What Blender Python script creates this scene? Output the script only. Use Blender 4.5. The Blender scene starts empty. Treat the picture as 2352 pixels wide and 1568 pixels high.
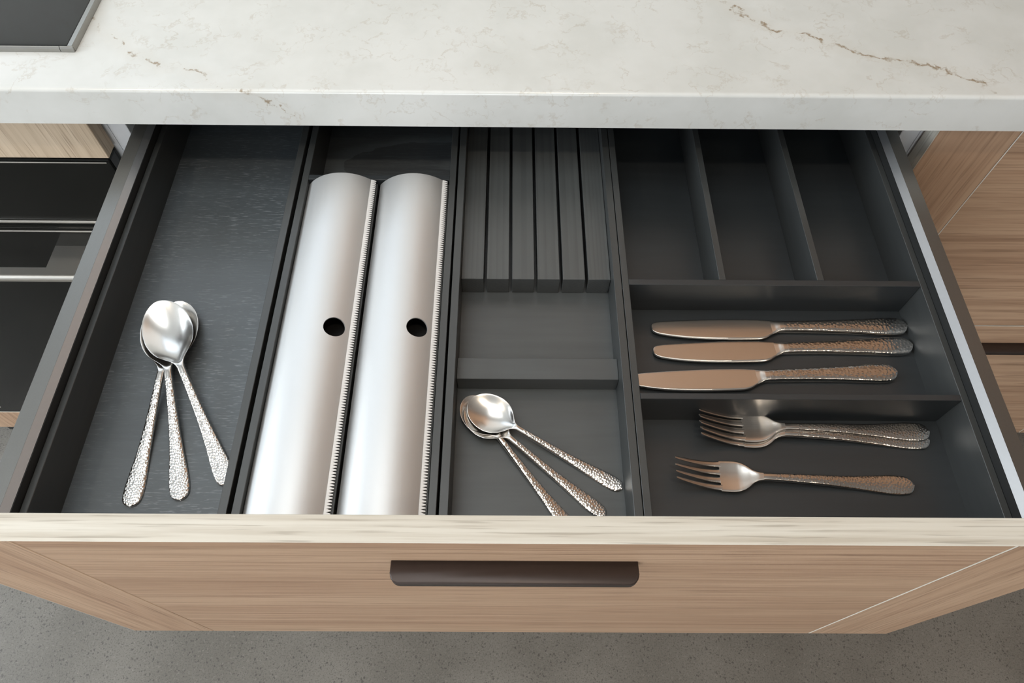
import bpy, bmesh, math, random
import numpy as np
from mathutils import Vector, Matrix
random.seed(7)
S = bpy.context.scene
COL = S.collection

# ------------------------------------------------------------------ camera
cam = bpy.data.cameras.new('camera')
cam.lens = 1606.67 / 2352 * 36
cam.sensor_width = 36
cam.clip_start = 0.01
camo = bpy.data.objects.new('camera', cam)
COL.objects.link(camo)
pitch, yaw, roll = 1.03266714, 0.00973407, 0.01485223
f = Vector((math.sin(yaw) * math.cos(pitch), math.cos(yaw) * math.cos(pitch), -math.sin(pitch)))
r0 = Vector((math.cos(yaw), -math.sin(yaw), 0))
u0 = r0.cross(f)
r = math.cos(roll) * r0 + math.sin(roll) * u0
u = -math.sin(roll) * r0 + math.cos(roll) * u0
M = Matrix((r, u, -f)).transposed().to_4x4()
M.translation = Vector((-0.00514, -0.11616, 0.44200))
camo.matrix_world = M
S.camera = camo

# ------------------------------------------------------------------ world, lights, exposure
S.view_settings.view_transform = 'Standard'
S.view_settings.look = 'None'
S.view_settings.gamma = 1
S.view_settings.use_curve_mapping = False
S.view_settings.exposure = -0.19
W = bpy.data.worlds.new('daylight')
S.world = W
W.use_nodes = True
W.node_tree.nodes['Background'].inputs[0].default_value = (0.80, 0.90, 1.0, 1)
W.node_tree.nodes['Background'].inputs[1].default_value = 2.5

ZF, ZC = -0.862, 1.62            # floor, ceiling (z = 0 is the underside of the worktop)
XL, XR, YB, YF = -2.5, 3.0, 0.985, -3.2


def lamp(name, kind, loc, power, color, size=None, size_y=None, rot=(0, 0, 0), **kw):
    l = bpy.data.lights.new(name, kind)
    l.energy = power
    l.color = color
    if kind == 'AREA':
        if size_y:
            l.shape = 'RECTANGLE'; l.size = size; l.size_y = size_y
        else:
            l.shape = 'DISK'; l.size = size
    for k, v in kw.items():
        setattr(l, k, v)
    o = bpy.data.objects.new(name, l)
    o.location = loc
    o.rotation_euler = rot
    COL.objects.link(o)
    return o


# daylight entering by the big window in the left wall (lamp sits just outside its glass)
lamp('window_daylight', 'AREA', (XL - 0.16, -0.235, 0.65), 88, (0.88, 0.95, 1.0), 2.3, 1.65, (0, math.radians(-90), 0))
# added fill outside an unseen window behind the viewer, brightens the front faces
lamp('window_daylight', 'AREA', (-0.7, YF - 0.16, 0.45), 54, (0.94, 0.97, 1.0), 2.1, 1.4, (math.radians(90), 0, 0))
# added fill lamp under the ceiling, brightens what the metal reflects
lamp('ceiling_fill', 'AREA', (-0.42, 0.05, ZC - 0.02), 9.5, (0.97, 1.0, 1.0), 0.85, 0.95, (0, 0, 0))
# row of warm downlights in front of the worktop
DOWN = [(-1.15, -0.40), (0.18, -0.40), (1.25, -1.05)]
for dx, dy in DOWN:
    lamp('downlight_bulb', 'AREA', (dx, dy, ZC - 0.025), 4.6, (1.0, 0.84, 0.66), 0.10)

# ------------------------------------------------------------------ helpers: meshes and objects


def link(o, parent=None):
    COL.objects.link(o)
    if parent is not None:
        o.parent = parent
    return o


def thing(name, label, cat, loc=(0, 0, 0), rot=None, group=None):
    o = bpy.data.objects.new(name, None)
    o.empty_display_size = 0.02
    o.location = loc
    if rot is not None:
        o.rotation_euler = rot
    o['label'] = label
    o['category'] = cat
    if group:
        o['group'] = group
    return link(o)


def obj(name, bm, mat, parent=None, smooth=False, base=None):
    """link a bmesh (in world coordinates) as one object; under a parent it is moved to the parent's base"""
    me = bpy.data.meshes.new(name)
    bmesh.ops.recalc_face_normals(bm, faces=bm.faces)
    off = base if base is not None else (parent_loc(parent) if parent is not None else None)
    if off is not None:
        bmesh.ops.translate(bm, verts=bm.verts, vec=-Vector(off))
    bm.to_mesh(me)
    bm.free()
    me.materials.append(mat)
    if smooth:
        for p in me.polygons:
            p.use_smooth = True
    o = bpy.data.objects.new(name, me)
    if base is not None:
        o.location = base
    return link(o, parent)


def parent_loc(p):
    v = Vector((0, 0, 0))
    while p is not None:
        v += p.location
        p = p.parent
    return v


def struct(name, bm, mat, smooth=False):
    o = obj(name, bm, mat, None, smooth)
    o['kind'] = 'structure'
    return o


def box(x0, x1, y0, y1, z0, z1, bev=0.0, seg=1, bm=None):
    b = bm or bmesh.new()
    vs = [b.verts.new((x, y, z)) for x in (x0, x1) for y in (y0, y1) for z in (z0, z1)]
    fs = [b.faces.new([vs[i] for i in q]) for q in ((0, 1, 3, 2), (4, 6, 7, 5), (0, 4, 5, 1), (2, 3, 7, 6), (0, 2, 6, 4), (1, 5, 7, 3))]
    if bev > 0:
        es = list({e for q in fs for e in q.edges})
        bmesh.ops.recalc_face_normals(b, faces=fs)
        bmesh.ops.bevel(b, geom=es, offset=bev, segments=seg, profile=0.5, affect='EDGES')
    return b


def prism(poly, axis, a0, a1, bm=None):
    """extrude a closed polygon; axis 0: poly=(y,z) along x; 1: (x,z) along y; 2: (x,y) along z"""
    b = bm or bmesh.new()

    def P(p, a):
        q = list(p)
        q.insert(axis, a)
        return q
    A = [b.verts.new(P(p, a0)) for p in poly]
    B = [b.verts.new(P(p, a1)) for p in poly]
    n = len(poly)
    b.faces.new(A)
    b.faces.new(B[::-1])
    for i in range(n):
        b.faces.new((A[i], B[i], B[(i + 1) % n], A[(i + 1) % n]))
    return b


def arc(cx, cy, rad, a0, a1, n):
    return [(cx + rad * math.cos(math.radians(a0 + (a1 - a0) * i / n)), cy + rad * math.sin(math.radians(a0 + (a1 - a0) * i / n))) for i in range(n + 1)]


# ------------------------------------------------------------------ helpers: materials
class NT:
    def __init__(s, name, rough=0.5, metallic=0.0, spec=0.5):
        s.m = bpy.data.materials.new(name)
        s.m.use_nodes = True
        s.t = s.m.node_tree
        s.b = s.t.nodes['Principled BSDF']
        s.b.inputs['Roughness'].default_value = rough
        s.b.inputs['Metallic'].default_value = metallic
        s.b.inputs['Specular IOR Level'].default_value = spec
        s.co = s.t.nodes.new('ShaderNodeTexCoord').outputs['Object']

    def put(s, sock, v):
        if hasattr(v, 'links'):
            s.t.links.new(v, sock)
        else:
            if isinstance(v, (tuple, list)) and len(v) == 3 and sock.type == 'RGBA':
                v = (*v, 1)
            sock.default_value = v

    def node(s, kind, ins, out=0, **kw):
        n = s.t.nodes.new(kind)
        for k, v in kw.items():
            setattr(n, k, v)
        for k, v in ins.items():
            s.put(n.inputs[k], v)
        return n.outputs[out]

    def scale(s, v, co=None, rot=(0, 0, 0), loc=(0, 0, 0)):
        return s.node('ShaderNodeMapping', {'Vector': co or s.co, 'Scale': v, 'Rotation': rot, 'Location': loc})

    def noise(s, co, sc=1.0, det=3.0, rough=0.5, dist=0.0, out=0):
        return s.node('ShaderNodeTexNoise', {'Vector': co, 'Scale': sc, 'Detail': det, 'Roughness': rough, 'Distortion': dist}, out)

    def voro(s, co, sc, feature='F1', out='Distance', rnd=1.0):
        return s.node('ShaderNodeTexVoronoi', {'Vector': co, 'Scale': sc, 'Randomness': rnd}, out, feature=feature)

    def math(s, op, a, b=0.0, c=0.0, clamp=False):
        return s.node('ShaderNodeMath', {0: a, 1: b, 2: c}, operation=op, use_clamp=clamp)

    def vmath(s, op, a, b=(0, 0, 0), out=0):
        return s.node('ShaderNodeVectorMath', {0: a, 1: b}, out, operation=op)

    def ramp(s, v, a, b, lo=0.0, hi=1.0):
        return s.node('ShaderNodeMapRange', {0: v, 1: a, 2: b, 3: lo, 4: hi}, interpolation_type='SMOOTHSTEP')

    def mix(s, fac, a, b, mode='MIX'):
        n = s.t.nodes.new('ShaderNodeMix')
        n.data_type = 'RGBA'
        n.blend_type = mode
        s.put(n.inputs[0], fac)
        s.put(n.inputs[6], a)
        s.put(n.inputs[7], b)
        return n.outputs[2]

    def bump(s, h, strength=0.2, dist=0.001):
        s.put(s.b.inputs['Normal'], s.node('ShaderNodeBump', {'Height': h, 'Strength': strength, 'Distance': dist}))

    def color(s, v):
        s.put(s.b.inputs['Base Color'], v)
        return s

    def rough(s, v):
        s.put(s.b.inputs['Roughness'], v)


def plain(name, col, rough=0.5, metallic=0.0, spec=0.5, var=0.06, sc=60):
    t = NT(name, rough, metallic, spec)
    n = t.noise(t.co, sc, 2)
    t.color(t.mix(n, tuple(c * (1 - var) for c in col), tuple(min(1, c * (1 + var)) for c in col)))
    return t.m


def oak(name, axis, light, mid, dark, pore=0.35, rough=0.48):
    """veneer with its grain along the given axis"""
    t = NT(name, rough, 0, 0.35)

    def sc(al, ac):
        v = [ac, ac, ac]
        v[axis] = al
        return t.scale(tuple(v))
    w = t.vmath('ADD', t.co, t.vmath('SCALE', t.noise(t.scale((3, 3, 3)), 1, 2, out=1), (0, 0, 0)))
    broad = t.noise(sc(1.6, 38), 1, 4, 0.55)
    fine = t.noise(sc(7, 260), 1, 4, 0.62)
    band = t.noise(sc(0.9, 120), 1, 3, 0.5)
    por = t.ramp(t.noise(sc(16, 520), 1, 2, 0.5), 0.56, 0.70)
    c = t.mix(t.ramp(broad, 0.36, 0.66), light, mid)
    c = t.mix(t.math('MULTIPLY', t.ramp(band, 0.50, 0.72), 0.55), c, dark)
    c = t.mix(t.math('MULTIPLY', t.ramp(fine, 0.42, 0.70), 0.42), c, dark)
    c = t.mix(t.math('MULTIPLY', por, pore), c, tuple(x * 0.6 for x in dark))
    t.color(c)
    t.bump(t.math('SUBTRACT', fine, t.math('MULTIPLY', por, 0.5)), 0.12, 0.0004)
    return t.m


OAK = ((0.55, 0.375, 0.25), (0.465, 0.30, 0.195), (0.265, 0.155, 0.095))
m_oak_x = oak('oak_veneer_horizontal', 0, *OAK)
m_oak_z = oak('oak_veneer_vertical', 2, *OAK)
m_oak_left = oak('pale_oak_veneer_upright', 2, (0.62, 0.50, 0.37), (0.52, 0.41, 0.295), (0.31, 0.22, 0.145), 0.45)
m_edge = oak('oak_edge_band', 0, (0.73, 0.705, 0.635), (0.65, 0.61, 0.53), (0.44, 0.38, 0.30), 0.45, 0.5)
m_edge_z = oak('oak_edge_band_and_lit_joint', 2, (0.73, 0.705, 0.635), (0.65, 0.61, 0.53), (0.44, 0.38, 0.30), 0.45, 0.5)
m_brownwood = oak('brown_timber', 0, (0.60, 0.37, 0.235), (0.52, 0.31, 0.19), (0.38, 0.21, 0.12))


CATH_Y = 0.402 - 0.25


def stained(name, axis, streak=0.0, cath=False, rings=False, base=(0.020, 0.024, 0.027)):
    """near-black stained ash of the drawer trays"""
    t = NT(name, 0.40, 0, 0.85)
    v = [170, 170, 170]
    v[axis] = 14
    g = t.noise(t.scale(tuple(v)), 1, 3, 0.6)
    c = t.mix(g, tuple(x * 0.8 for x in base), tuple(x * 1.25 for x in base))
    h = g
    if streak:
        w = [820, 820, 820]
        w[axis] = 105
        s1 = t.noise(t.scale(tuple(w), loc=(3, 1, 0)), 1, 2, 0.6, 0.4)
        patch = t.ramp(t.noise(t.scale((9, 9, 9)), 1, 2), 0.25, 0.6)
        s2 = t.math('MULTIPLY', t.ramp(s1, 0.54, 0.72), patch)
        c = t.mix(t.math('MULTIPLY', s2, streak), c, (0.22, 0.24, 0.26))
        h = t.math('SUBTRACT', g, t.math('MULTIPLY', s2, 1.2))
    if rings:
        rd = t.vmath('LENGTH', t.vmath('ADD', t.scale((1, 0, 1.6), loc=(-0.006, 0, 0.02)), t.vmath('MULTIPLY', t.noise(t.scale((14, 0, 14)), 1, 2, out=1), (0.022, 0, 0.022))), (0, 0, 0), 1)
        c = t.mix(t.math('MULTIPLY', t.ramp(t.math('FRACT', t.math('MULTIPLY', rd, 330.0)), 0.35, 0.95), 0.22), c, (0.014, 0.016, 0.018))
    if cath:
        # tongue shaped flame figure of a flat sawn board
        p = t.vmath('ADD', t.co, t.vmath('MULTIPLY', t.vmath('SUBTRACT', t.noise(t.scale((40, 90, 1)), 1, 3, out=1), (0.5, 0.5, 0.5)), (0.02, 0.010, 0)))
        p = t.vmath('MULTIPLY', t.vmath('SUBTRACT', p, (0.075, CATH_Y, 0)), (1 / 0.122, 1 / 0.036, 0))
        d = t.vmath('LENGTH', p, (0, 0, 0), 1)
        fr = t.math('FRACT', t.math('MULTIPLY', d, 1.0))
        c = t.mix(t.math('MULTIPLY', t.ramp(fr, 0.30, 0.0), 0.55), c, (0.16, 0.18, 0.19))
        c = t.mix(t.math('MULTIPLY', t.ramp(t.noise(t.scale((30, 500, 30)), 1, 3, 0.6), 0.45, 0.75), 0.25), c, (0.15, 0.17, 0.18))
    # specks of dust
    dust = t.ramp(t.voro(t.co, 260), 0.05, 0.035)
    dust = t.math('MULTIPLY', dust, t.ramp(t.noise(t.co, 35, 2), 0.62, 0.72))
    c = t.mix(t.math('MULTIPLY', dust, 0.35), c, (0.4, 0.4, 0.4))
    t.color(c)
    t.bump(h, 0.25 if streak else 0.12, 0.0004)
    return t.m


m_tray_x = stained('stained_tray_timber_cross', 0)
m_tray_y = stained('stained_tray_timber_long', 1, base=(0.034, 0.037, 0.037))
m_tray_floor = stained('stained_tray_floor', 0)
m_tray_streak = stained('stained_tray_floor_open_grain', 0, 0.55, base=(0.066, 0.078, 0.086))
m_tray_cath = stained('stained_tray_floor_cathedral', 0, 0.12, True, base=(0.058, 0.064, 0.068))
m_block = stained('stained_knife_block', 1, rings=True, base=(0.062, 0.067, 0.067))
m_tray_mid = stained('stained_tray_grey', 0, base=(0.060, 0.066, 0.067))


def marble():
    t = NT('veined_quartz', 0.22, 0, 0.5)
    nz = t.noise(t.scale((1, 1, 1)), 28, 5, 0.65, out=1)
    off = t.vmath('MULTIPLY', t.vmath('SUBTRACT', nz, (0.5, 0.5, 0.5)), (0.034, 0.034, 0.034))
    p = t.vmath('ADD', t.co, off)
    nz2 = t.noise(t.scale((1, 1, 1)), 130, 3, 0.6, out=1)
    p = t.vmath('ADD', p, t.vmath('MULTIPLY', t.vmath('SUBTRACT', nz2, (0.5, 0.5, 0.5)), (0.010, 0.010, 0.010)))

    def dist(pts):
        best = None
        for a, b in zip(pts[:-1], pts[1:]):
            a = Vector(a); d = Vector(b) - a
            pa = t.vmath('SUBTRACT', p, tuple(a))
            k = t.math('DIVIDE', t.vmath('DOT_PRODUCT', pa, tuple(d), 1), d.dot(d), 0, True)
            sc = t.t.nodes.new('ShaderNodeVectorMath'); sc.operation = 'SCALE'
            sc.inputs[0].default_value = tuple(d)
            t.t.links.new(k, sc.inputs['Scale'])
            q = t.vmath('LENGTH', t.vmath('SUBTRACT', pa, sc.outputs[0]), (0, 0, 0), 1)
            best = q if best is None else t.math('MINIMUM', best, q)
        return best
    zt = 0.038
    d1 = dist([(0.165, 0.535, zt), (0.190, 0.507, zt), (0.2107, 0.4885, zt), (0.235, 0.467, zt), (0.2571, 0.4549, zt), (0.3138, 0.4267, zt), (0.3721, 0.4126, zt), (0.3897, 0.3955, zt), (0.414, 0.3758, zt)])
    d2 = dist([(-0.40, 0.485, zt), (-0.375, 0.452, zt), (-0.3504, 0.43, zt), (-0.3113, 0.402, zt), (-0.2745, 0.398, zt), (-0.262, 0.380, zt), (-0.2289, 0.3718, 0.036), (-0.2030, 0.3718, 0.018), (-0.190, 0.3718, -0.002)])
    brk = t.noise(t.co, 34, 4, 0.6)
    brk2 = t.noise(t.scale((1, 1, 1), loc=(4, 2, 1)), 75, 3, 0.6)
    v1 = t.math('MULTIPLY', t.ramp(d1, 0.0030, 0.0005), t.ramp(brk2, 0.33, 0.56, 0.35, 1.0))
    v2 = t.math('MULTIPLY', t.ramp(d2, 0.0026, 0.0004), t.ramp(brk2, 0.36, 0.54, 0.06, 0.9))
    halo = t.math('MULTIPLY', t.ramp(t.math('MINIMUM', d1, d2), 0.016, 0.0), 0.12)
    # faint short veins all over the slab
    rid = t.math('ABSOLUTE', t.math('SUBTRACT', t.noise(p, 19, 3, 0.55), 0.5))
    fv = t.math('MULTIPLY', t.ramp(rid, 0.018, 0.0), t.ramp(brk, 0.47, 0.62))
    rid2 = t.math('ABSOLUTE', t.math('SUBTRACT', t.noise(t.vmath('ADD', p, (3.1, 1.7, 0.4)), 30, 3, 0.55), 0.5))
    fv2 = t.math('MULTIPLY', t.ramp(rid2, 0.02, 0.0), t.ramp(t.noise(t.scale((1, 1, 1), loc=(9, 9, 9)), 26, 3), 0.47, 0.62))
    cloud = t.noise(t.co, 12, 4, 0.6)
    c = t.mix(t.ramp(cloud, 0.35, 0.7), (0.675, 0.68, 0.655), (0.615, 0.62, 0.59))
    c = t.mix(t.math('MULTIPLY', t.math('MAXIMUM', fv, t.math('MULTIPLY', fv2, 0.8)), 0.29), c, (0.38, 0.30, 0.21))
    c = t.mix(halo, c, (0.55, 0.48, 0.38))
    c = t.mix(t.math('MULTIPLY', t.math('MAXIMUM', v1, v2), 0.85), c, (0.25, 0.17, 0.085))
    t.color(c)
    return t.m


m_marble = marble()


def concrete():
    t = NT('polished_concrete', 0.42, 0, 0.4)
    cl = t.noise(t.co, 5, 4, 0.6)
    c = t.mix(t.ramp(cl, 0.3, 0.7), (0.150, 0.138, 0.118), (0.205, 0.190, 0.165))
    wob = t.vmath('ADD', t.co, t.vmath('MULTIPLY', t.vmath('SUBTRACT', t.noise(t.co, 300, 2, out=1), (0.5, 0.5, 0.5)), (0.006, 0.006, 0.0)))
    sp = t.voro(wob, 185)
    c = t.mix(t.math('MULTIPLY', t.math('MULTIPLY', t.ramp(sp, 0.36, 0.18), t.ramp(t.noise(t.co, 75, 2), 0.44, 0.56)), 0.75), c, (0.062, 0.057, 0.050))
    c = t.mix(t.math('MULTIPLY', t.ramp(t.noise(t.co, 420, 3), 0.50, 0.66), 0.55), c, (0.080, 0.073, 0.063))
    c = t.mix(t.math('MULTIPLY', t.ramp(t.noise(t.scale((1, 1, 1), loc=(2, 7, 1)), 210, 3), 0.56, 0.70), 0.35), c, (0.27, 0.25, 0.22))
    lt = t.math('MULTIPLY', t.ramp(t.voro(t.scale((1, 1, 1), loc=(5, 5, 5)), 70), 0.07, 0.04), 0.5)
    c = t.mix(lt, c, (0.36, 0.33, 0.28))
    t.color(c)
    return t.m


m_concrete = concrete()


def brushed(name, col, rough, axis=0, amt=0.10, freq=4200):
    """brushed metal, hair lines along the given axis (x or y)"""
    t = NT(name, rough, 1.0)
    v = [freq, freq, 0.0]
    v[axis] = 25
    n = t.noise(t.scale(tuple(v)), 1, 2, 0.6)
    t.rough(t.ramp(n, 0.2, 0.8, rough - 0.03, rough + 0.05))
    t.color(t.mix(n, tuple(c * 0.95 for c in col), col))
    t.bump(n, amt, 0.0001)
    return t.m


m_steel = brushed('brushed_stainless', (0.74, 0.72, 0.69), 0.22, 0, 0.03)
m_steel_handle = brushed('hammered_stainless', (0.66, 0.64, 0.61), 0.16, 0, 0.03)
m_alu = brushed('satin_aluminium', (0.71, 0.715, 0.715), 0.45, 1, 0.02)
m_alu.node_tree.nodes['Principled BSDF'].inputs['Metallic'].default_value = 0.8
m_ovensteel = brushed('oven_handle_steel', (0.60, 0.58, 0.54), 0.32, 0, 0.15)
m_rail = plain('taupe_metal_rail', (0.21, 0.207, 0.195), 0.36, 0.85, 0.5, 0.05, 900)
m_bevel = plain('satin_rail_bevel', (0.44, 0.46, 0.485), 0.42, 0.9, 0.5, 0.03, 400)
m_railin = plain('dark_rail_inside', (0.016, 0.017, 0.017), 0.55)
m_pull = plain('dark_bronze_anodised', (0.050, 0.036, 0.032), 0.38, 0.35, 0.5, 0.08, 120)
m_white = plain('white_melamine', (0.78, 0.79, 0.80), 0.4)
m_wall = plain('white_plaster', (0.82, 0.81, 0.79), 0.8)
m_greywall = plain('warm_grey_plaster', (0.66, 0.64, 0.61), 0.8)
m_ceil = plain('ceiling_paint', (0.50, 0.49, 0.47), 0.85)
m_black = plain('black_plastic', (0.012, 0.012, 0.012), 0.5)
m_dark = plain('dark_board', (0.03, 0.03, 0.03), 0.6)
m_gloss = plain('black_glass', (0.006, 0.0065, 0.006), 0.05, 0, 0.5)
m_ovenglass = plain('dark_oven_glass', (0.005, 0.0055, 0.005), 0.08, 0, 0.22)
m_trim = plain('cooktop_trim_steel', (0.36, 0.355, 0.335), 0.30, 0.95, 0.5, 0.03, 300)
m_print = plain('pale_printed_mark', (0.45, 0.44, 0.40), 0.5)
m_frame = plain('window_frame_paint', (0.75, 0.75, 0.74), 0.4)
t = NT('clear_glass', 0.0)
tr = t.t.nodes.new('ShaderNodeBsdfTransparent')
gl = t.t.nodes.new('ShaderNodeBsdfGlossy')
gl.inputs['Roughness'].default_value = 0.0
mx = t.t.nodes.new('ShaderNodeMixShader')
t.put(mx.inputs[0], t.node('ShaderNodeFresnel', {'IOR': 1.12}))
t.t.links.new(tr.outputs[0], mx.inputs[1])
t.t.links.new(gl.outputs[0], mx.inputs[2])
t.t.links.new(mx.outputs[0], t.t.nodes['Material Output'].inputs['Surface'])
m_glass = t.m
t = NT('lamp_lens')
t.color((1, 0.9, 0.75))
m_lens = t.m

# ------------------------------------------------------------------ the room
struct('floor', box(XL, XR, YF, YB, ZF - 0.05, ZF), m_concrete)
struct('ceiling', box(XL, XR, YF, YB, ZC, ZC + 0.05), m_ceil)
def wall_with_window(wname, n, axis, c0, c1, a0, a1, wa0, wa1, wz0, wz1, mat, fmat):
    """wall between planes c0..c1 (axis 0: x, 1: y) with one opening; frame with a centre mullion and two panes"""
    def bx(p0, p1, q0, q1, z0, z1, bm=None):
        return box(p0, p1, q0, q1, z0, z1, bm=bm) if axis == 0 else box(q0, q1, p0, p1, z0, z1, bm=bm)
    lo, hi = ZF - 0.05, ZC + 0.05
    b = bx(c0, c1, a0, wa0, lo, hi)
    bx(c0, c1, wa1, a1, lo, hi, b)
    bx(c0, c1, wa0, wa1, lo, wz0, b)
    bx(c0, c1, wa0, wa1, wz1, hi, b)
    struct(wname, b, mat)
    f0, f1 = c0 + 0.02, c1 - 0.02
    b = bx(f0, f1, wa0, wa1, wz0, wz0 + 0.045)
    bx(f0, f1, wa0, wa1, wz1 - 0.045, wz1, b)
    m = (wa0 + wa1) / 2
    for p in (wa0, m - 0.0225, wa1 - 0.045):
        bx(f0, f1, p, p + 0.045, wz0 + 0.045, wz1 - 0.045, b)
    w = struct('window_%d' % n, b, fmat)
    cm = (c0 + c1) / 2
    for p, q in ((wa0 + 0.045, m - 0.0225), (m + 0.0225, wa1 - 0.045)):
        obj('window_pane', bx(cm - 0.003, cm + 0.003, p, q, wz0 + 0.045, wz1 - 0.045), m_glass, w)


struct('wall_right', box(XR, XR + 0.1, YF - 0.1, YB + 0.1, ZF - 0.05, ZC + 0.05), m_brownwood)
wall_with_window('wall_left', 1, 0, XL - 0.1, XL, YF - 0.1, YB + 0.1, -1.4, 0.93, -0.2, 1.5, m_wall, m_frame)
wall_with_window('wall_front', 2, 1, YF - 0.1, YF, XL, XR, -1.75, 0.35, -0.25, 1.15, m_greywall, m_frame)  # window added in this unseen wall to light the front faces
wall_with_window('wall_back', 3, 1, YB, YB + 0.1, XL, XR, -2.43, -0.48, 0.455, 1.5, m_wall, m_black)
# overhead cupboards along the right half of the back wall (they show in the cutlery)
ROOM_CUP = [(0.18, 0.78), (0.78, 1.38), (1.38, 1.98), (1.98, 2.58)]

# ------------------------------------------------------------------ cabinets
E = 0.3956          # front plane of the closed doors
T = 0.018


def carcass(name, label, x0, x1):
    c = thing(name, label, 'cabinet', ((x0 + x1) / 2, 0.69, -0.744))
    obj('side_panel', box(x0, x0 + 0.018, 0.4165, 0.965, -0.744, -0.001, 0.0005), m_white, c)
    obj('side_panel', box(x1 - 0.018, x1, 0.4165, 0.965, -0.744, -0.001, 0.0005), m_white, c)
    obj('back_panel', box(x0 + 0.018, x1 - 0.018, 0.955, 0.965, -0.744, -0.001), m_white, c)
    obj('bottom_panel', box(x0 + 0.018, x1 - 0.018, 0.4165, 0.955, -0.744, -0.728), m_white, c)
    return c


carcass('base_cabinet', 'white carcass of the base cabinet the open drawer slides from', -0.4, 0.4)
carcass('base_cabinet', 'white carcass behind the two closed oak drawers on the right', 0.4005, 1.0)
sd = thing('side_panel', 'white upright panel between the oven and the open drawer', 'panel', (-0.4095, 0.69, -0.744))
obj('board', box(-0.4185, -0.4005, 0.4165, 0.965, -0.744, -0.001, 0.0005), m_white, sd)
struct('baseboard_front', box(-1.005, 1.0, 0.45, 0.466, ZF, -0.745), m_dark)


def oak_front(d, x0, x1, y0, z1, h, pull=True, sx=0.0835):
    """drawer front: centre panel between two upright stiles, V joints, top edge band, bar pull"""
    z0 = z1 - h
    c, g = 0.0007, 0.0002
    cap = 0.0008
    yb = y0 + T

    def slab(xa, xb, la, lb):
        # chamfer only the upright front edges that meet at the V joint
        poly = [(xa, yb), (xb, yb)]
        poly += [(xb, y0 + c), (xb - c, y0)] if lb else [(xb, y0)]
        poly += [(xa + c, y0), (xa, y0 + c)] if la else [(xa, y0)]
        return prism(poly, 2, z0, z1 - cap)
    obj('stile', slab(x0, x0 + sx - g, False, True), m_oak_z, d)
    obj('centre_panel', slab(x0 + sx + g, x1 - sx - g, True, True), m_oak_x, d)
    obj('stile', slab(x1 - sx + g, x1, True, False), m_oak_z, d)
    for xs in (x0 + sx + g, x1 - sx + g):  # left-facing chamfers only: window light painted into the joints as pale strips
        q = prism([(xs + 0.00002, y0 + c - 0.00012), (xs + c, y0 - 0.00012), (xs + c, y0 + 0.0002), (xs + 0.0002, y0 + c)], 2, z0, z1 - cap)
        obj('lit_joint_edge', q, m_edge_z, d)['label'] = 'upright joint edge painted pale as if lit from the left'
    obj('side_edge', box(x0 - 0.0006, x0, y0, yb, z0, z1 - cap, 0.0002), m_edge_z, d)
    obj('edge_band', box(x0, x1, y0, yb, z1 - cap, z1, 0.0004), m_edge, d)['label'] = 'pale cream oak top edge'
    if pull:
        xc = (x0 + x1) / 2
        hw = 0.0845
        rr = 0.007
        yt = y0 - 0.0155
        out = [(xc - hw, y0), (xc + hw, y0)] + arc(xc + hw - rr, yt + rr, rr, 0, -90, 6) + arc(xc - hw + rr, yt + rr, rr, -90, -180, 6)
        bp = prism(out, 2, z1 - 0.0445 - 0.0075, z1 - 0.0445)
        top = [e for e in bp.edges if all(abs(v.co.z - (z1 - 0.0445)) < 1e-6 for v in e.verts) and not all(abs(v.co.y - y0) < 1e-6 for v in e.verts)]
        bmesh.ops.bevel(bp, geom=top, offset=0.0012, segments=3, profile=0.5, affect='EDGES')
        obj('bar_pull', bp, m_pull, d, True)['label'] = 'dark bronze bar pull with rounded corners'
        shade_flat_big(d.children[-1])


def shade_flat_big(o):
    me = o.data
    for p in me.polygons:
        p.use_smooth = p.area < 2e-5


# the open drawer
drawer = thing('open_drawer', 'wide oak drawer pulled fully open below the marble worktop, holding the cutlery trays', 'drawer', (0, 0.25, -0.356))
oak_front(drawer, -0.4, 0.4, 0.0, 0.0, 0.3561)
for sgn, xo, xf, xi in ((-1, -0.3653, -0.3525, -0.3474), (1, 0.3686, 0.3568, 0.3511)):
    zd = 0.0300 + 0.0038
    obj('side_rail', prism([(xo, -0.20), (xo, -0.0306), (xo - sgn * 0.0006, -0.0300), (xf, -0.0300), (xf, -0.20)], 1, T + 0.0003, 0.49), m_rail, drawer)['label'] = 'taupe grey metal side rail'
    obj('rail_bevel', prism([(xf - sgn * 0.0001, -0.20), (xf - sgn * 0.0001, -0.0300), (xi, -zd), (xi + sgn * 0.0006, -zd - 0.0006), (xi + sgn * 0.0006, -0.20)], 1, T + 0.0003, 0.49), m_bevel, drawer)['label'] = 'pale satin bevel along the inside of the rail'
    obj('side_liner', box(min(xi, xi - sgn * 0.0004), max(xi, xi - sgn * 0.0004), T + 0.0005, 0.488, -0.094, -zd - 0.0004), m_railin, drawer)
obj('bottom_panel', box(-0.3469, 0.3506, T + 0.0003, 0.488, -0.097, -0.089), m_dark, drawer)
obj('back_panel', box(-0.3653, 0.3686, 0.4903, 0.5023, -0.20, -0.032), m_dark, drawer)

lower = thing('closed_drawer', 'closed oak drawer directly under the open one', 'drawer', (0, 0.41, -0.724))
oak_front(lower, -0.4, 0.4, E, -0.368, 0.3561)
rd = thing('closed_drawer', 'closed oak upper drawer right of the open drawer, under the worktop', 'drawer', (0.70, 0.41, -0.363))
oak_front(rd, 0.4023, 1.0, E, -0.0035, 0.3600, sx=0.0785)
rd = thing('closed_drawer', 'closed oak lower drawer at right with a dark bar pull', 'drawer', (0.70, 0.41, -0.726))
oak_front(rd, 0.4023, 1.0, E, -0.3660, 0.3600, sx=0.0785)

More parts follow.
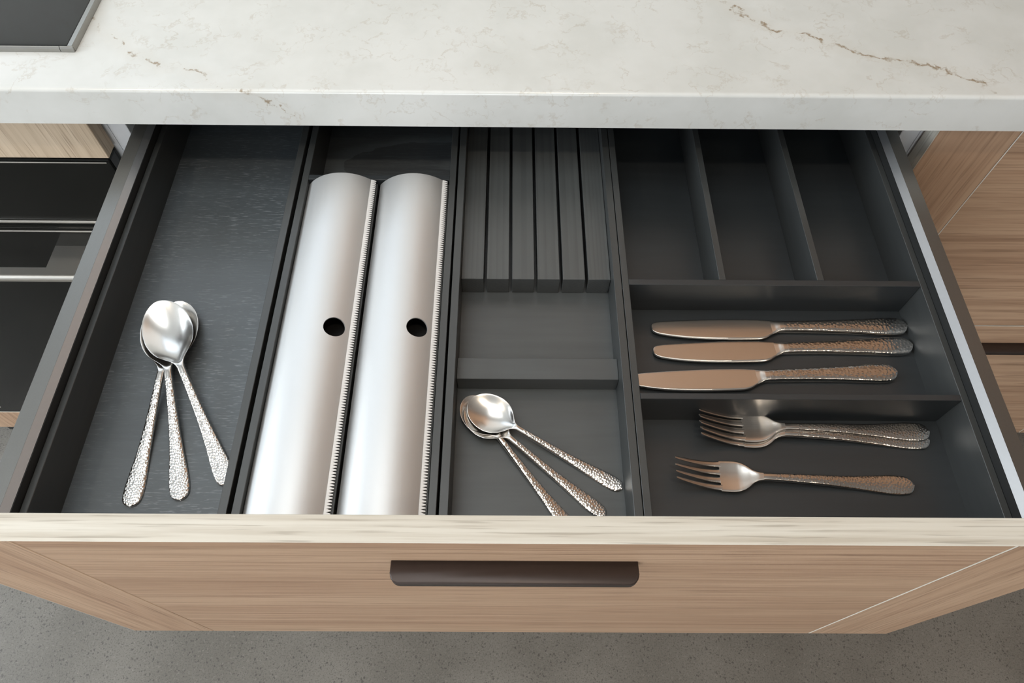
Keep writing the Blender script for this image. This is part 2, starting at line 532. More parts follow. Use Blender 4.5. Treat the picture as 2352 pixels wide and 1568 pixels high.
# ------------------------------------------------------------------ oven column on the left
OX0, OX1 = -1.002, -0.4035
ft = thing('filler_panel', 'oak filler panel with upright grain between worktop and oven', 'panel', (-0.70, 0.405, -0.0655))
obj('front_face', box(OX0, OX1, E, E + T, -0.0655, -0.0025, 0.0006), m_oak_left, ft)
fb = thing('filler_panel', 'low oak panel under the oven, just above the concrete floor', 'panel', (-0.70, 0.405, -0.7275))
obj('front_face', box(OX0, OX1, E, E + T, -0.7275, -0.6650, 0.0006), m_oak_z, fb)
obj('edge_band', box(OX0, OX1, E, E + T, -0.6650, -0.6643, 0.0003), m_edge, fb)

oven = thing('built_in_oven', 'black glass built-in oven with a flat steel handle, left of the drawer', 'oven', (-0.70, 0.55, -0.664))
px1 = OX1 - 0.0015
obj('housing', box(OX0, px1 - 0.0142, E + 0.021, 0.94, -0.66, -0.069), m_black, oven)
obj('control_panel', box(OX0, px1, E, E + 0.021, -0.1600, -0.0675, 0.0028, 3), m_ovenglass, oven)
obj('top_trim', box(OX0, px1 - 0.004, E - 0.0006, E + 0.001, -0.0722, -0.0708, 0.0002), m_ovensteel, oven)
obj('lower_trim', box(OX0, px1, E - 0.001, E + 0.012, -0.1640, -0.1603, 0.0012, 2), m_ovensteel, oven)
obj('glass_lip', box(OX0, px1, E - 0.0005, E + 0.018, -0.1755, -0.1645, 0.004, 4), m_ovenglass, oven, True)
obj('door_trim', box(OX0, px1, E - 0.0012, E + 0.010, -0.1790, -0.1770, 0.0008, 2), m_ovensteel, oven)
door = obj('door', box(OX0, px1, E, E + 0.020, -0.6630, -0.1800, 0.0015, 2), m_ovenglass, oven)
HX0, HX1 = -0.8720, -0.4750
hb = bmesh.new()
poly = [(HX1, E), (HX1, 0.3490), (HX0, 0.3490), (HX0, E), (HX0 + 0.0587, E), (HX0 + 0.0587, 0.3640), (HX1 - 0.0587, 0.3640), (HX1 - 0.0587, E)]
prism(poly, 2, -0.2145, -0.2045, hb)
es = [e for e in hb.edges if all(abs(v.co.y - 0.3490) < 1e-6 for v in e.verts) and abs(e.verts[0].co.x - e.verts[1].co.x) > 0.1]
bmesh.ops.bevel(hb, geom=es, offset=0.0046, segments=6, profile=0.5, affect='EDGES')
h = obj('handle', hb, m_ovensteel, oven, True)
shade_flat_big(h)
h['label'] = 'flat brushed steel handle'
# tail of the pale script lettering at the foot of the door glass
mk = bmesh.new()
pts = [(-0.935, -0.6440)]
for i in range(40):
    q = i / 39
    pts.append((-0.934 + 0.0665 * q, -0.6420 + 0.0022 * math.sin(q * 26) * (0.5 + 0.5 * math.sin(q * 7)) - 0.002 * q))
for (xa, za), (xb, zb) in zip(pts[:-1], pts[1:]):
    w = 0.0011
    mk.faces.new([mk.verts.new(p) for p in ((xa, E - 0.0003, za - w), (xb, E - 0.0003, zb - w), (xb, E - 0.0003, zb + w), (xa, E - 0.0003, za + w))])
obj('script_mark', mk, m_print, oven)['label'] = 'pale handwritten style lettering'

# ------------------------------------------------------------------ worktop and cooktop
YW = 0.3718
wt = bmesh.new()
prism([(YW, 0.0004), (YW + 0.0006, 0.0), (0.984, 0.0), (0.984, 0.038)] + arc(YW + 0.0032, 0.038 - 0.0032, 0.0032, 90, 180, 6), 0, -1.03, 1.03, wt)
w = obj('worktop', wt, m_marble, None, True)
shade_flat_big(w)
w['label'] = 'thick white stone worktop with fine brown veins, above the open drawer'
w['category'] = 'worktop'
sp = struct('trim_1', box(XL + 0.6, XR - 0.6, YB - 0.013, YB - 0.0005, 0.0385, 0.450), m_marble)

ck = thing('cooktop', 'black glass cooktop with a grey steel rim at the far left of the worktop', 'cooktop', (-0.69, 0.67, 0.038))
CX0, CX1, CY0, CY1 = -0.988, -0.3905, 0.4200, 0.93
# rim on the right: outer slope, ridge, inner flat
zc_ = 0.0382
fr = [(CY0, zc_), (CY0 + 0.0003, zc_ + 0.0032), (CY0 + 0.0009, zc_ + 0.0046), (CY0 + 0.0017, zc_ + 0.0051), (CY0 + 0.0017, zc_)]
for nm, poly, ax, a0, a1 in (
        ('side_rim', [(CX1, zc_), (CX1 - 0.0004, zc_ + 0.0044), (CX1 - 0.0011, zc_ + 0.0053), (CX1 - 0.0050, zc_ + 0.0053), (CX1 - 0.0050, zc_)], 1, CY0 + 0.0019, CY1),
        ('side_rim', [(CX0, zc_), (CX0 + 0.0004, zc_ + 0.0044), (CX0 + 0.0011, zc_ + 0.0053), (CX0 + 0.0050, zc_ + 0.0053), (CX0 + 0.0050, zc_)], 1, CY0 + 0.0019, CY1),
        ('front_rim', fr, 0, CX0 + 0.004, CX1 - 0.0125),
        ('corner_cap', fr, 0, CX1 - 0.0120, CX1 - 0.0004)):
    obj(nm, prism(poly, ax, a0, a1), m_trim, ck)
obj('glass_plate', box(CX0 + 0.0056, CX1 - 0.0056, CY0 + 0.0020, CY1 - 0.001, 0.0383, 0.0434, 0.0005), m_gloss, ck)

# ------------------------------------------------------------------ cutlery trays
ZT, ZB = -0.0418, -0.0885
Y0, Y1 = 0.0195, 0.478


def tray(label, x0, x1, zf, wl, wr, mfloor):
    t = thing('cutlery_tray', label, 'tray', ((x0 + x1) / 2, 0.25, ZB), None, None)
    obj('tray_floor', box(x0 + wl, x1 - wr, Y0 + 0.006, Y1 - 0.006, ZB, zf), mfloor, t)
    obj('side_wall', box(x0, x0 + wl, Y0, Y1, ZB, ZT, 0.0003), m_tray_y, t)
    obj('side_wall', box(x1 - wr, x1, Y0, Y1, ZB, ZT, 0.0003), m_tray_y, t)
    obj('end_wall', box(x0 + wl, x1 - wr, Y0, Y0 + 0.006, ZB, ZT, 0.0003), m_tray_x, t)
    obj('end_wall', box(x0 + wl, x1 - wr, Y1 - 0.006, Y1, ZB, ZT, 0.0003), m_tray_x, t)
    return t


FA, FB, FC, FD = -0.079, -0.0785, -0.0757, -0.0805
trA = tray('long black wooden tray at left, one open compartment holding three tablespoons', -0.3466, -0.2022, FA, 0.0053, 0.0063, m_tray_streak)
trB = tray('black wooden tray with two metal-covered wrap dispensers', -0.1987, -0.0553, FB, 0.0060, 0.0060, m_tray_cath)
obj('divider', box(-0.1927, -0.0613, 0.3475, 0.3530, FB, ZT, 0.0003), m_tray_x, trB)
trC = tray('black wooden tray with the knife block and three teaspoons', -0.0534, 0.0905, FC, 0.0064, 0.0063, m_tray_mid)
obj('cross_bar', box(-0.0468, 0.0841, 0.1470, 0.1664, FC, -0.0580, 0.0003), m_tray_mid, trC)
trD = tray('black wooden tray at right, with dividers around knives and forks', 0.0911, 0.3505, FD, 0.0057, 0.0055, m_tray_floor)
obj('cross_divider', box(0.0969, 0.3449, 0.2297, 0.2354, FD, ZT, 0.0003), m_tray_x, trD)
obj('cross_divider', box(0.0969, 0.3449, 0.1222, 0.1272, FD, ZT, 0.0003), m_tray_x, trD)
obj('long_divider', box(0.1743, 0.1801, 0.2356, Y1 - 0.0062, FD, ZT, 0.0003), m_tray_y, trD)
obj('long_divider', box(0.2582, 0.2641, 0.2356, Y1 - 0.0062, FD, ZT, 0.0003), m_tray_y, trD)

# knife block: six slats joined at the back
kb = thing('knife_block', 'slotted dark wooden knife block lying in the middle tray', 'knife block', (0.019, 0.35, FC))
KX0, KX1, KS = -0.0468, 0.0839, 0.0028
pit = (KX1 - KX0 + KS) / 6
for k in range(6):
    xa = KX0 + k * pit
    obj('slat', box(xa, xa + pit - KS, 0.2442, 0.4600, FC + 0.0002, -0.0552, 0.0003), m_block, kb)
obj('back_bar', box(KX0, KX1, 0.4602, 0.4715, FC + 0.0002, -0.0552, 0.0003), m_block, kb)

# ------------------------------------------------------------------ wrap dispensers


def dispenser(label, xl):
    d = thing('wrap_dispenser', label, 'dispenser', (xl + 0.032, 0.186, FB), None, 'wrap dispensers side by side in one tray')
    ya, yb = 0.0272, 0.3455
    # cover: arc through three measured points, relative to xl
    pl, pc, pr = Vector((0.0009, -0.0469)), Vector((0.0330, -0.0311)), Vector((0.0596, -0.0400))
    ax, ay, bx, by, cx, cy = *pl, *pc, *pr
    D = 2 * (ax * (by - cy) + bx * (cy - ay) + cx * (ay - by))
    ux = ((ax * ax + ay * ay) * (by - cy) + (bx * bx + by * by) * (cy - ay) + (cx * cx + cy * cy) * (ay - by)) / D
    uz = ((ax * ax + ay * ay) * (cx - bx) + (bx * bx + by * by) * (ax - cx) + (cx * cx + cy * cy) * (bx - ax)) / D
    R = math.hypot(ax - ux, ay - uz)
    a0, a1 = math.atan2(ay - uz, ax - ux), math.atan2(cy - uz, cx - ux)
    th = 0.0011
    hx, hy, hr = 0.0487, 0.1806, 0.0088       # finger hole centre (x along the arc, y) and radius
    # grid over (s along arc, y), with a circular hole: rings around the hole stitched to a square patch
    bm = bmesh.new()

    def pt(s, y, dr=0.0):
        a = a0 + (a1 - a0) * s
        return (xl + ux + (R + dr) * math.cos(a), y, uz + (R + dr) * math.sin(a))
    # arc-length parameter of the hole
    ah = math.acos(max(-1, min(1, (hx - ux) / R)))
    sh = (ah - a0) / (a1 - a0)
    Ls = R * abs(a1 - a0)
    q = 0.0100
    s0, s1, y0, y1 = sh - q / Ls, sh + q / Ls, hy - q, hy + q
    if s1 > 1:
        s1 = 1
    svals = [i / 40 for i in range(41)]
    svals = sorted(set([x for x in svals if abs(x - s0) > 0.012 and abs(x - s1) > 0.012] + [s0, s1]))
    yvals = [ya, ya + 0.1, y0, y1, y1 + 0.1, yb]

    def surf(dr):
        cache = {}

        def V(s, y):
            k = (round(s, 5), round(y, 5))
            if k not in cache:
                cache[k] = bm.verts.new(pt(s, y, dr))
            return cache[k]
        for i in range(len(svals) - 1):
            for j in range(len(yvals) - 1):
                if svals[i] >= s0 - 1e-9 and svals[i + 1] <= s1 + 1e-9 and abs(yvals[j] - y0) < 1e-9:
                    continue
                bm.faces.new((V(svals[i], yvals[j]), V(svals[i + 1], yvals[j]), V(svals[i + 1], yvals[j + 1]), V(svals[i], yvals[j + 1])))
        inner = [s for s in svals if s0 - 1e-9 <= s <= s1 + 1e-9]
        loop = [(s, y0) for s in inner] + [(s1, y0 + (y1 - y0) * k / 8) for k in range(1, 8)] + [(s, y1) for s in inner[::-1]] + [(s0, y1 - (y1 - y0) * k / 8) for k in range(1, 8)]
        out = [V(*k) for k in loop]
        rings = [out]
        for kk in (0.5, 1.0):
            ring = []
            for (s, y) in loop:
                dx, dy = (s - sh) * Ls, y - hy
                L = math.hypot(dx, dy)
                tx, ty = dx * (1 - kk) + dx / L * hr * kk, dy * (1 - kk) + dy / L * hr * kk
                ring.append(bm.verts.new(pt(sh + tx / Ls, hy + ty, dr)))
            rings.append(ring)
        for A, B in zip(rings[:-1], rings[1:]):
            for i in range(len(A)):
                k = (i + 1) % len(A)
                bm.faces.new((A[i], A[k], B[k], B[i]))
        border = [V(s, ya) for s in svals] + [V(1.0, y) for y in yvals[1:]] + [V(s, yb) for s in svals[::-1][1:]] + [V(0.0, y) for y in yvals[::-1][1:-1]]
        return border, rings[-1]
    bo, ho = surf(0.0)
    bi, hi = surf(-th)
    for A, B in ((bo, bi), (ho, hi)):
        for i in range(len(A)):
            k = (i + 1) % len(A)
            bm.faces.new((A[i], A[k], B[k], B[i]))
    bmesh.ops.remove_doubles(bm, verts=bm.verts, dist=1e-6)
    c = obj('cover', bm, m_alu, d, True)
    try:
        c.data.set_sharp_from_angle(angle=math.radians(40))
    except Exception:
        pass
    c['label'] = 'curved satin aluminium cover with a finger hole'
    # serrated cutting strip down the right edge
    bm = bmesh.new()
    x0, z0 = xl + 0.0597, -0.0398
    x1, z1 = xl + 0.0610, -0.0401
    x2, z2 = xl + 0.0643, -0.0409
    n = 138
    for k in range(n):
        ys, ye = ya + (yb - ya) * k / n, ya + (yb - ya) * (k + 1) / n
        ym = (ys + ye) / 2
        tp = [(x0, ys, z0), (x1, ys, z1), (x2, ym - 0.0003, z2), (x2, ym + 0.0003, z2), (x1, ye, z1), (x0, ye, z0)]
        A = [bm.verts.new(p) for p in tp]
        B = [bm.verts.new((p[0], p[1], p[2] - 0.0007)) for p in tp]
        bm.faces.new(A)
        bm.faces.new(B[::-1])
        for i in range(6):
            bm.faces.new((A[i], B[i], B[(i + 1) % 6], A[(i + 1) % 6]))
    obj('cutting_strip', bm, m_teeth, d)['label'] = 'pale serrated cutting strip'
    obj('body', box(xl + 0.0008, xl + 0.0652, ya + 0.001, yb - 0.0005, FB, -0.0560, 0.0006), m_black, d)
    obj('body_lip', box(xl + 0.0620, xl + 0.0652, ya + 0.001, yb - 0.0005, -0.0559, -0.0450, 0.0003), m_tray_y, d)
    return d


m_teeth = plain('satin_cutter_metal', (0.84, 0.845, 0.84), 0.4, 0.15, 0.5, 0.03)
dispenser('left aluminium wrap dispenser, next to the tablespoon tray', -0.1933)
dispenser('right aluminium wrap dispenser, next to the knife block tray', -0.1270)

# ------------------------------------------------------------------ cutlery


def pchip(xs, ys, x):
    xs, ys = np.array(xs, float), np.array(ys, float)
    h = np.diff(xs)
    dl = np.diff(ys) / h
    m = np.zeros(len(xs))
    for i in range(1, len(xs) - 1):
        if dl[i - 1] * dl[i] > 0:
            w1, w2 = 2 * h[i] + h[i - 1], h[i] + 2 * h[i - 1]
            m[i] = (w1 + w2) / (w1 / dl[i - 1] + w2 / dl[i])
    m[0], m[-1] = dl[0], dl[-1]
    i = np.clip(np.searchsorted(xs, x) - 1, 0, len(xs) - 2)
    t = (x - xs[i]) / h[i]
    return (ys[i] * (1 + 2 * t) * (1 - t) ** 2 + h[i] * m[i] * t * (1 - t) ** 2 + ys[i + 1] * t * t * (3 - 2 * t) + h[i] * m[i + 1] * t * t * (t - 1))


def tipped(us, ws, u0):
    """half width: an elliptical end up to u0, then the spline"""
    w0 = float(pchip(us, ws, np.array([u0]))[0])
    return lambda U: np.where(U < u0, w0 * np.sqrt(np.clip(1 - (1 - U / u0) ** 2, 0, 1)), pchip(us, ws, np.maximum(U, u0)))


def sheet(name, U, vlo, vhi, ztop, thick, nv, mat, parent, edge_p=6.0, bump=None):
    """closed lofted plate. U: stations (m); vlo/vhi: edges; ztop(u,s): top height at s in [-1,1]; thick(u,s)"""
    s = np.linspace(-1, 1, nv)
    s = np.sign(s) * (1 - (1 - np.abs(s)) ** 1.5)          # denser at the edges
    UU, SS = np.meshgrid(U, s, indexing='ij')
    LO, HI = vlo(UU), vhi(UU)
    VV = (LO + HI) / 2 + (HI - LO) / 2 * SS
    Zt, Th = ztop(UU, SS), thick(UU, SS)
    rnd = (1 - np.abs(SS) ** edge_p) ** 0.5
    zc = Zt - Th / 2
    top = zc + Th / 2 * rnd
    if bump is not None:
        top = top + bump(UU, VV, LO, HI) * rnd
    bot = zc - Th / 2 * rnd
    nu = len(U)
    vt = np.stack([UU, VV, top], -1).reshape(-1, 3)
    vb = np.stack([UU, VV, bot], -1).reshape(-1, 3)
    V = np.concatenate([vt, vb])
    N = nu * nv
    i, j = np.meshgrid(np.arange(nu - 1), np.arange(nv - 1), indexing='ij')
    a = (i * nv + j).ravel()
    F = np.stack([a, a + nv, a + nv + 1, a + 1], 1)
    G = np.stack([a + N, a + N + 1, a + N + nv + 1, a + N + nv], 1)
    k = np.arange(nv - 1)
    E0 = np.stack([k, k + 1, k + 1 + N, k + N], 1)
    kk = (nu - 1) * nv + k
    E1 = np.stack([kk + 1, kk, kk + N, kk + 1 + N], 1)
    F = np.concatenate([F, G, E0, E1])
    me = bpy.data.meshes.new(name)
    me.from_pydata(V.tolist(), [], F.tolist())
    bm = bmesh.new()
    bm.from_mesh(me)
    bmesh.ops.remove_doubles(bm, verts=bm.verts, dist=1e-6)
    bmesh.ops.recalc_face_normals(bm, faces=bm.faces)
    bm.to_mesh(me)
    bm.free()
    for p in me.polygons:
        p.use_smooth = True
    me.set_sharp_from_angle(angle=math.radians(50))
    me.materials.append(mat)
    o = bpy.data.objects.new(name, me)
    return link(o, parent)


def hammer(u0, u1, wf, pitch, rad, height, seed, margin=0.0006, power=1.0):
    """hammered pimples: scattered dots between u0 and u1, inside half width wf(u)"""
    rng = random.Random(seed)
    pts = []
    wmax = 0.0095
    for _ in range(9000):
        pu, pv = rng.uniform(u0, u1), rng.uniform(-wmax, wmax)
        ww = float(wf(np.array([pu]))[0])
        if abs(pv) > ww - margin:
            continue
        if all((pu - a) ** 2 + (pv - b) ** 2 > pitch * pitch for a, b, _k in pts[-400:] if abs(pu - a) < pitch) and all((pu - a) ** 2 + (pv - b) ** 2 > pitch * pitch for a, b, _k in pts[:-400]):
            pts.append((pu, pv, rng.uniform(0.85, 1.15)))
    P = np.array(pts)

    def fn(UU, VV, LO, HI):
        out = np.zeros_like(UU)
        for pu, pv, k in P:
            rr = rad * k
            m = np.abs(UU[:, 0] - pu) < rr
            if not m.any():
                continue
            d2 = ((UU[m] - pu) ** 2 + (VV[m] - pv) ** 2) / rr ** 2
            out[m] = np.maximum(out[m], height * np.clip(1 - d2, 0, 1) ** power)
        return out
    return fn


def stations(a, b, n, start=False, end=False):
    x = np.linspace(0, 1, n)
    if start and end:
        x = 0.5 - 0.5 * np.cos(math.pi * x)
    elif start:
        k = 0.025
        e = np.linspace(0, 1, 18) ** 2 * k
        x = np.concatenate([e, np.linspace(k, 1, n)[1:]])
    elif end:
        x = 1 - (1 - np.linspace(0, 1, n)) ** 1.8
    return a + (b - a) * x


H_U = [0, 0.7, 2, 5, 10, 16, 25, 45, 70, 95, 112, 118]
H_W = [0, 2.9, 4.8, 6.9, 8.0, 8.1, 7.5, 5.7, 4.3, 3.5, 3.2, 3.2]


def make_spoon(label, loc, rot, kh, kb, kw, kt, name, pitch, rad, hgt, group):
    """kh: handle length scale, kb: bowl length scale, kw: width scale, kt: depth scale"""
    hl = 0.118 * kh
    sp = thing(name, label, 'spoon', loc, rot, group)
    wu, wv = [x * 0.001 * kh for x in H_U], [x * 0.001 * kw for x in H_W]
    wf = tipped(wu, wv, 0.0075 * kw)
    zu = np.concatenate([np.array([0, 20, 45, 70, 95, 112, 118]) * 0.001 * kh, hl + np.array([6, 12, 27, 47, 62, 68]) * 0.001 * kb])
    zz = np.array([2.9, 3.0, 4.2, 6.6, 9.8, 12.0, 12.4, 12.3, 11.9, 10.8, 10.0, 10.2, 10.5]) * 0.001 * kt
    zf = lambda U: pchip(zu, zz, U)
    th_h = lambda U, s: (0.0019 + 0.0012 * np.clip(U / hl, 0, 1)) + 0 * s
    crown = lambda U, s: zf(U) - 0.0007 * s ** 2
    Uh = stations(0, hl, int(400 * kh), True)
    sheet('handle', Uh, lambda U: -wf(U), wf, crown, th_h, 57, m_steel_handle, sp, 8.0,
          hammer(1.5e-3, 0.110 * kh, wf, pitch, rad, hgt, 3))['label'] = 'hammered handle'
    bu = hl + np.array([-0.2, 2, 5, 8, 12, 18, 26, 35, 42, 50, 57, 62, 65.5, 67.4, 68]) * 0.001 * kb
    bw = np.array([3.2, 3.5, 4.6, 7.0, 11.2, 16.3, 20.0, 21.6, 21.3, 19.4, 15.9, 11.7, 7.4, 3.4, 0]) * 0.001 * kw
    cu, wm = hl + 0.0365 * kb, float(pchip(bu, bw, np.array([hl + 0.0365 * kb]))[0])
    bf = lambda U: np.where(U > cu, wm * np.clip(1 - (np.abs(U - cu) / (bu[-1] - cu)) ** 2.1, 0, 1) ** 0.5, pchip(bu, bw, np.minimum(U, cu)))
    Ub = bu[0] + (bu[-1] - bu[0]) * (1 - (1 - np.linspace(0, 1, 70)) ** 1.9)
    dep = 0.0074 * kt
    t0, t1 = hl + 0.003 * kb, hl + 0.068 * kb

    def bowl(U, s):
        t = np.clip((U - t0) / (t1 - t0), 0, 1)
        D = np.sin(math.pi * t ** 0.85) ** 0.85
        return zf(U) - dep * D * (1 - np.abs(s) ** 2.1) - 0.0007 * s ** 2 * (1 - np.clip((U - hl) / (0.008 * kb), 0, 1))
    tb = lambda U, s: 0.0031 - 0.0018 * np.clip((U - hl) / (0.012 * kb), 0, 1) + 0 * s
    sheet('bowl', Ub, lambda U: -bf(U), bf, bowl, tb, 41, m_steel, sp, 10.0)
    return sp


def make_fork(label, loc, rot, group):
    mm = 0.001
    fk = thing('table_fork', label, 'fork', loc, rot, group)
    wu, wv = [x * mm for x in H_U], [x * mm for x in H_W]
    wf = tipped(wu, wv, 0.0075)
    zu = np.array([0, 20, 45, 70, 95, 112, 120, 128, 138, 146, 152, 158, 168, 178, 188]) * mm
    zz = np.array([2.9, 3.0, 4.2, 6.6, 8.2, 8.7, 8.1, 6.3, 4.4, 4.0, 4.1, 5.0, 8.6, 13.6, 19.4]) * mm
    zf = lambda U: pchip(zu, zz, U)
    th_h = lambda U, s: (0.0019 + 0.0012 * np.clip(U / (118 * mm), 0, 1)) + 0 * s
    Uh = stations(0, 118 * mm, 380, True)
    sheet('handle', Uh, lambda U: -wf(U), wf, lambda U, s: zf(U) - 0.0007 * s ** 2, th_h, 53, m_steel_handle, fk, 8.0,
          hammer(1.5e-3, 108 * mm, wf, 1.8e-3, 0.80e-3, 0.15e-3, 5))['label'] = 'hammered handle'
    hu = np.array([117.8, 121, 125, 129, 133, 138, 143, 147, 152.0]) * mm
    hw = np.array([3.2, 3.7, 5.3, 8.6, 11.0, 12.4, 12.7, 12.6, 12.4]) * mm
    hf = lambda U: pchip(hu, hw, U)
    th = lambda U, s: 0.0029 - 0.0010 * np.clip((U - 118 * mm) / (20 * mm), 0, 1) + 0 * s
    dish = lambda U, s: zf(U) + 0.0011 * np.clip((U - 120 * mm) / (15 * mm), 0, 1) * s ** 2
    # head, ending at the roots of the tines
    sheet('head', np.linspace(117.8 * mm, 150.5 * mm, 60), lambda U: -hf(U), hf, dish, th, 33, m_steel, fk, 8.0)
    for q in range(4):
        c0 = (-9.6 + 6.4 * q) * mm
        c1 = (-7.9 + 5.27 * q) * mm
        Ut = stations(149.5 * mm, 188 * mm, 40, end=True)

        def mid(U, c0=c0, c1=c1):
            t = np.clip((U - 149.5 * mm) / (38.5 * mm), 0, 1)
            return c0 + (c1 - c0) * t

        def hw_t(U):
            return pchip(np.array([149.5, 151.5, 160, 175, 185, 187.4, 188]) * mm, np.array([2.8, 2.35, 2.1, 1.55, 1.15, 0.8, 0.0]) * mm, U)

        def ztn(U, s, mid=mid):
            sv = mid(U) / (12.4 * mm)
            return zf(U) + 0.0011 * sv ** 2
        sheet('tine', Ut, lambda U, m=mid: m(U) - hw_t(U), lambda U, m=mid: m(U) + hw_t(U), ztn, lambda U, s: 0.0019 - 0.0005 * np.clip((U - 0.15) / 0.038, 0, 1) + 0 * s, 9, m_steel, fk, 5.0)
    return fk


def make_knife(label, loc, rot, group):
    mm = 0.001
    kn = thing('table_knife', label, 'knife', loc, rot, group)
    wu = np.array([0, 0.7, 2, 5, 9, 14, 22, 40, 60, 80, 100, 109]) * mm
    wv = np.array([0, 3.2, 5.4, 7.7, 8.8, 9.1, 8.8, 7.7, 6.7, 6.0, 5.6, 5.5]) * mm
    wf = tipped(wu, wv, 0.0085)
    zl = lambda U: pchip(np.array([0, 15, 60, 95, 116]) * mm, np.array([5.6, 5.8, 6.4, 6.6, 6.4]) * mm, U)
    tk = lambda U, s: pchip(np.array([0, 10, 60, 116]) * mm, np.array([4.6, 5.2, 6.0, 6.2]) * mm, U) + 0 * s
    sheet('handle', stations(0, 109 * mm, 300, True), lambda U: -wf(U), wf, lambda U, s: zl(U) - 0.0008 * s ** 2, tk, 45, m_steel_handle, kn, 7.0,
          hammer(1.2e-3, 107 * mm, wf, 2.3e-3, 1.35e-3, 0.16e-3, 9, 0.0005, 1.0))['label'] = 'hammered handle'
    cu = np.array([108.8, 112, 114, 117, 120]) * mm
    lo = lambda U: -pchip(cu, np.array([5.5, 5.6, 5.9, 6.9, 8.0]) * mm, U)
    hi = lambda U: pchip(cu, np.array([5.5, 5.5, 5.6, 5.9, 6.2]) * mm, U)
    zb = lambda U, s: pchip(cu, np.array([6.35, 6.3, 5.9, 5.1, 4.6]) * mm, U) - 0.0006 * s ** 2 * np.clip((0.119 - U) / 0.008, 0, 1)
    tb = lambda U, s: pchip(cu, np.array([6.1, 5.8, 4.8, 3.0, 2.0]) * mm, U) + 0 * s
    sheet('bolster', np.linspace(108.8 * mm, 120 * mm, 26), lo, hi, zb, tb, 21, m_steel, kn, 5.0)
    su = np.array([119.8, 135, 160, 185, 205, 216, 221, 223.6, 224.7, 225]) * mm
    sv = np.array([6.2, 7.4, 7.8, 7.3, 6.5, 5.8, 5.0, 3.7, 1.7, -0.9]) * mm
    eu = np.array([119.8, 122, 126, 130, 134, 150, 170, 190, 205, 215, 220, 223, 224.5, 225]) * mm
    ev = np.array([-8.0, -9.2, -11.6, -12.8, -13.2, -13.4, -13.1, -12.0, -10.3, -8.5, -7.1, -5.4, -3.4, -0.9]) * mm
    Ub = np.concatenate([np.linspace(119.8, 215, 620), 215 + 10 * (1 - (1 - np.linspace(0, 1, 30)) ** 2)[1:]]) * mm

    def elo(U):
        e = pchip(eu, ev, U)
        teeth = np.where((U > 0.160) & (U < 0.2215), 0.00028 * np.abs(((U / 0.00070) % 1) * 2 - 1), 0)
        return e + teeth
    # local +v points to the far side when the knife points left, so the edge faces the viewer after mirroring
    def zbl(U, s):
        return 0.0046 - 0.0002 * s + 0 * U - 0.0008 * np.clip((-0.84 - s) / 0.16, 0, 1)

    def tbl(U, s):
        return 0.0020 - 0.0008 * np.clip((-0.84 - s) / 0.16, 0, 1) + 0 * U
    sheet('blade', Ub, lambda U: elo(U), lambda U: pchip(su, sv, U), zbl, tbl, 31, m_steel, kn, 20.0)
    # the knives lie with the edge towards the viewer: mirror the whole set of parts across their axis
    for c in kn.children:
        me = c.data
        co = np.empty(len(me.vertices) * 3)
        me.vertices.foreach_get('co', co)
        co[1::3] *= -1
        me.vertices.foreach_set('co', co)
        me.flip_normals()
    return kn


def copy_tree(o, label, loc, rot):
    c = o.copy()
    COL.objects.link(c)
    c['label'] = label
    c.location = loc
    c.rotation_euler = rot
    for ch in o.children:
        d = ch.copy()
        COL.objects.link(d)
        d.parent = c
    return c


def rz(a, pitch=0.0, rollx=0.0):
    return (math.radians(rollx), -math.radians(pitch), math.radians(a))


# tablespoons: S3 lowest, then the middle one, then the top one
GT = 'tablespoons fanned out in the left tray'
s3 = make_spoon('lowest of the three tablespoons, its handle pointing to the lower left', (-0.2905, 0.0465, FA), rz(91.0, 0.3, 5), 0.935, 1.04, 0.94, 0.95, 'tablespoon', 1.8e-3, 0.98e-3, 0.26e-3, GT)
copy_tree(s3, 'middle tablespoon of the three, handle pointing straight at the drawer front', (-0.2536, 0.0518, FA), rz(107.0, 1.4, 4))
copy_tree(s3, 'topmost tablespoon, bright open bowl, handle running under the tray wall at right', (-0.2200, 0.0640, FA), rz(119.3, 2.9, -2))
# teaspoons
GS = 'teaspoons fanned out in the middle tray'
t3 = make_spoon('lowest teaspoon, handle end hidden behind the drawer front', (0.0450, 0.0268, FC + 0.0005), rz(128.0, 0.3, 8), 0.79, 0.65, 0.72, 0.64, 'teaspoon', 1.6e-3, 0.85e-3, 0.20e-3, GS)
copy_tree(t3, 'middle teaspoon, between the top one and the one cut off by the drawer front', (0.0683, 0.0408, FC), rz(140.7, 1.2, 4))
copy_tree(t3, 'topmost teaspoon, handle reaching the right wall of its tray', (0.0826, 0.0619, FC), rz(149.9, 2.2, -6))
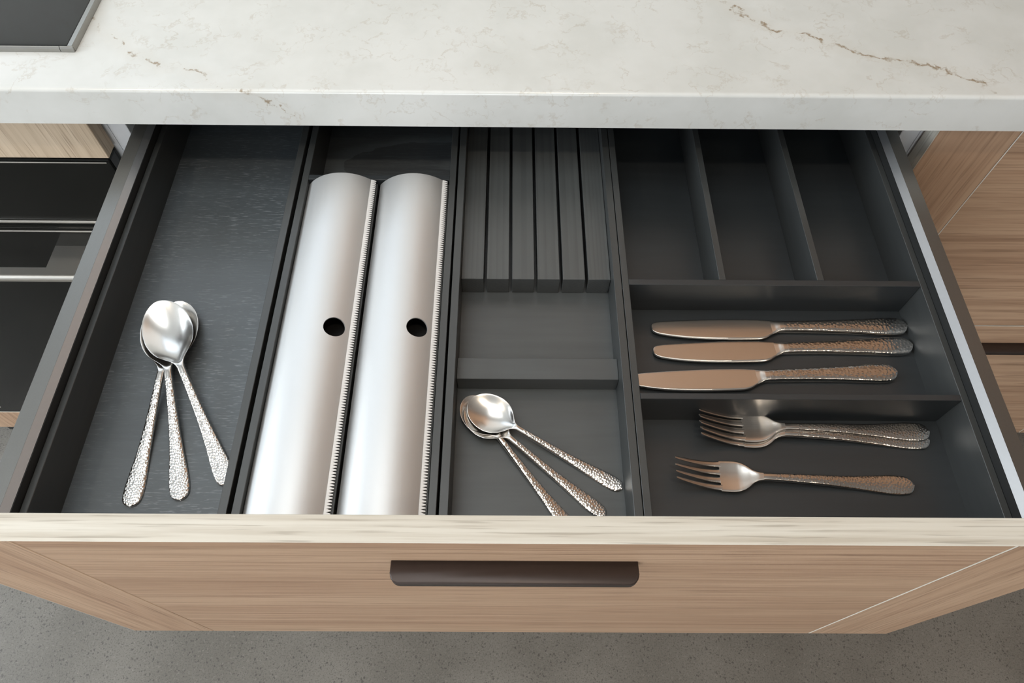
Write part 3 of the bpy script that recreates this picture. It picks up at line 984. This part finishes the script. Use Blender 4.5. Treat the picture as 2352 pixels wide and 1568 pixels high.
# knives
GK = 'table knives in the right tray'
k1 = make_knife('table knife farthest from the viewer, next to the upper divider', (0.3448, 0.2118, FD), rz(180.74), GK)
copy_tree(k1, 'middle table knife, handle touching the knife behind it', (0.3440, 0.1922, FD), rz(181.8))
copy_tree(k1, 'nearest table knife, blade tip hidden by the tray wall', (0.3233, 0.1658, FD), rz(182.2))
# forks
GF = 'table forks in the right tray'
f1 = make_fork('single table fork nearest the drawer front', (0.3100, 0.0668, FD), rz(177.66), GF)
copy_tree(f1, 'under fork of the stacked pair, its handle showing below the upper one', (0.3334, 0.1046, FD), rz(178.2))
copy_tree(f1, 'upper fork of the stacked pair, tines against the divider', (0.3337, 0.1108, FD + 0.0028), rz(179.2))

# ------------------------------------------------------------------ fittings above, outside the frame
for i, (a, b_) in enumerate(ROOM_CUP):
    c = thing('overhead_cupboard', ('first', 'second', 'third', 'fourth')[i] + ' brown overhead cupboard from the left, on the back wall above the worktop', 'cupboard', ((a + b_) / 2, 0.80, 0.56))
    obj('body', box(a + 0.001, b_ - 0.001, 0.66, YB - 0.001, 0.56, ZC - 0.001), m_brownwood, c)
    obj('cupboard_door', box(a + 0.002, b_ - 0.002, 0.641, 0.659, 0.555, ZC - 0.004, 0.001), m_brownwood, c)
for dx, dy in DOWN:
    k = thing('downlight', 'recessed ceiling downlight ' + ('left of' if dx < -0.5 else 'above' if dx < 1 else 'right of') + ' the open drawer', 'light', (dx, dy, ZC))
    ring = bmesh.new()
    n = 24
    prof = [(0.052, 0), (0.066, 0), (0.066, -0.004), (0.056, -0.006), (0.052, -0.004)]
    vs = [[ring.verts.new((dx + r_ * math.cos(2 * math.pi * i / n), dy + r_ * math.sin(2 * math.pi * i / n), ZC + z_)) for (r_, z_) in prof] for i in range(n)]
    for i in range(n):
        for j in range(len(prof)):
            ring.faces.new((vs[i][j], vs[(i + 1) % n][j], vs[(i + 1) % n][(j + 1) % len(prof)], vs[i][(j + 1) % len(prof)]))
    obj('rim', ring, m_frame, k, True)
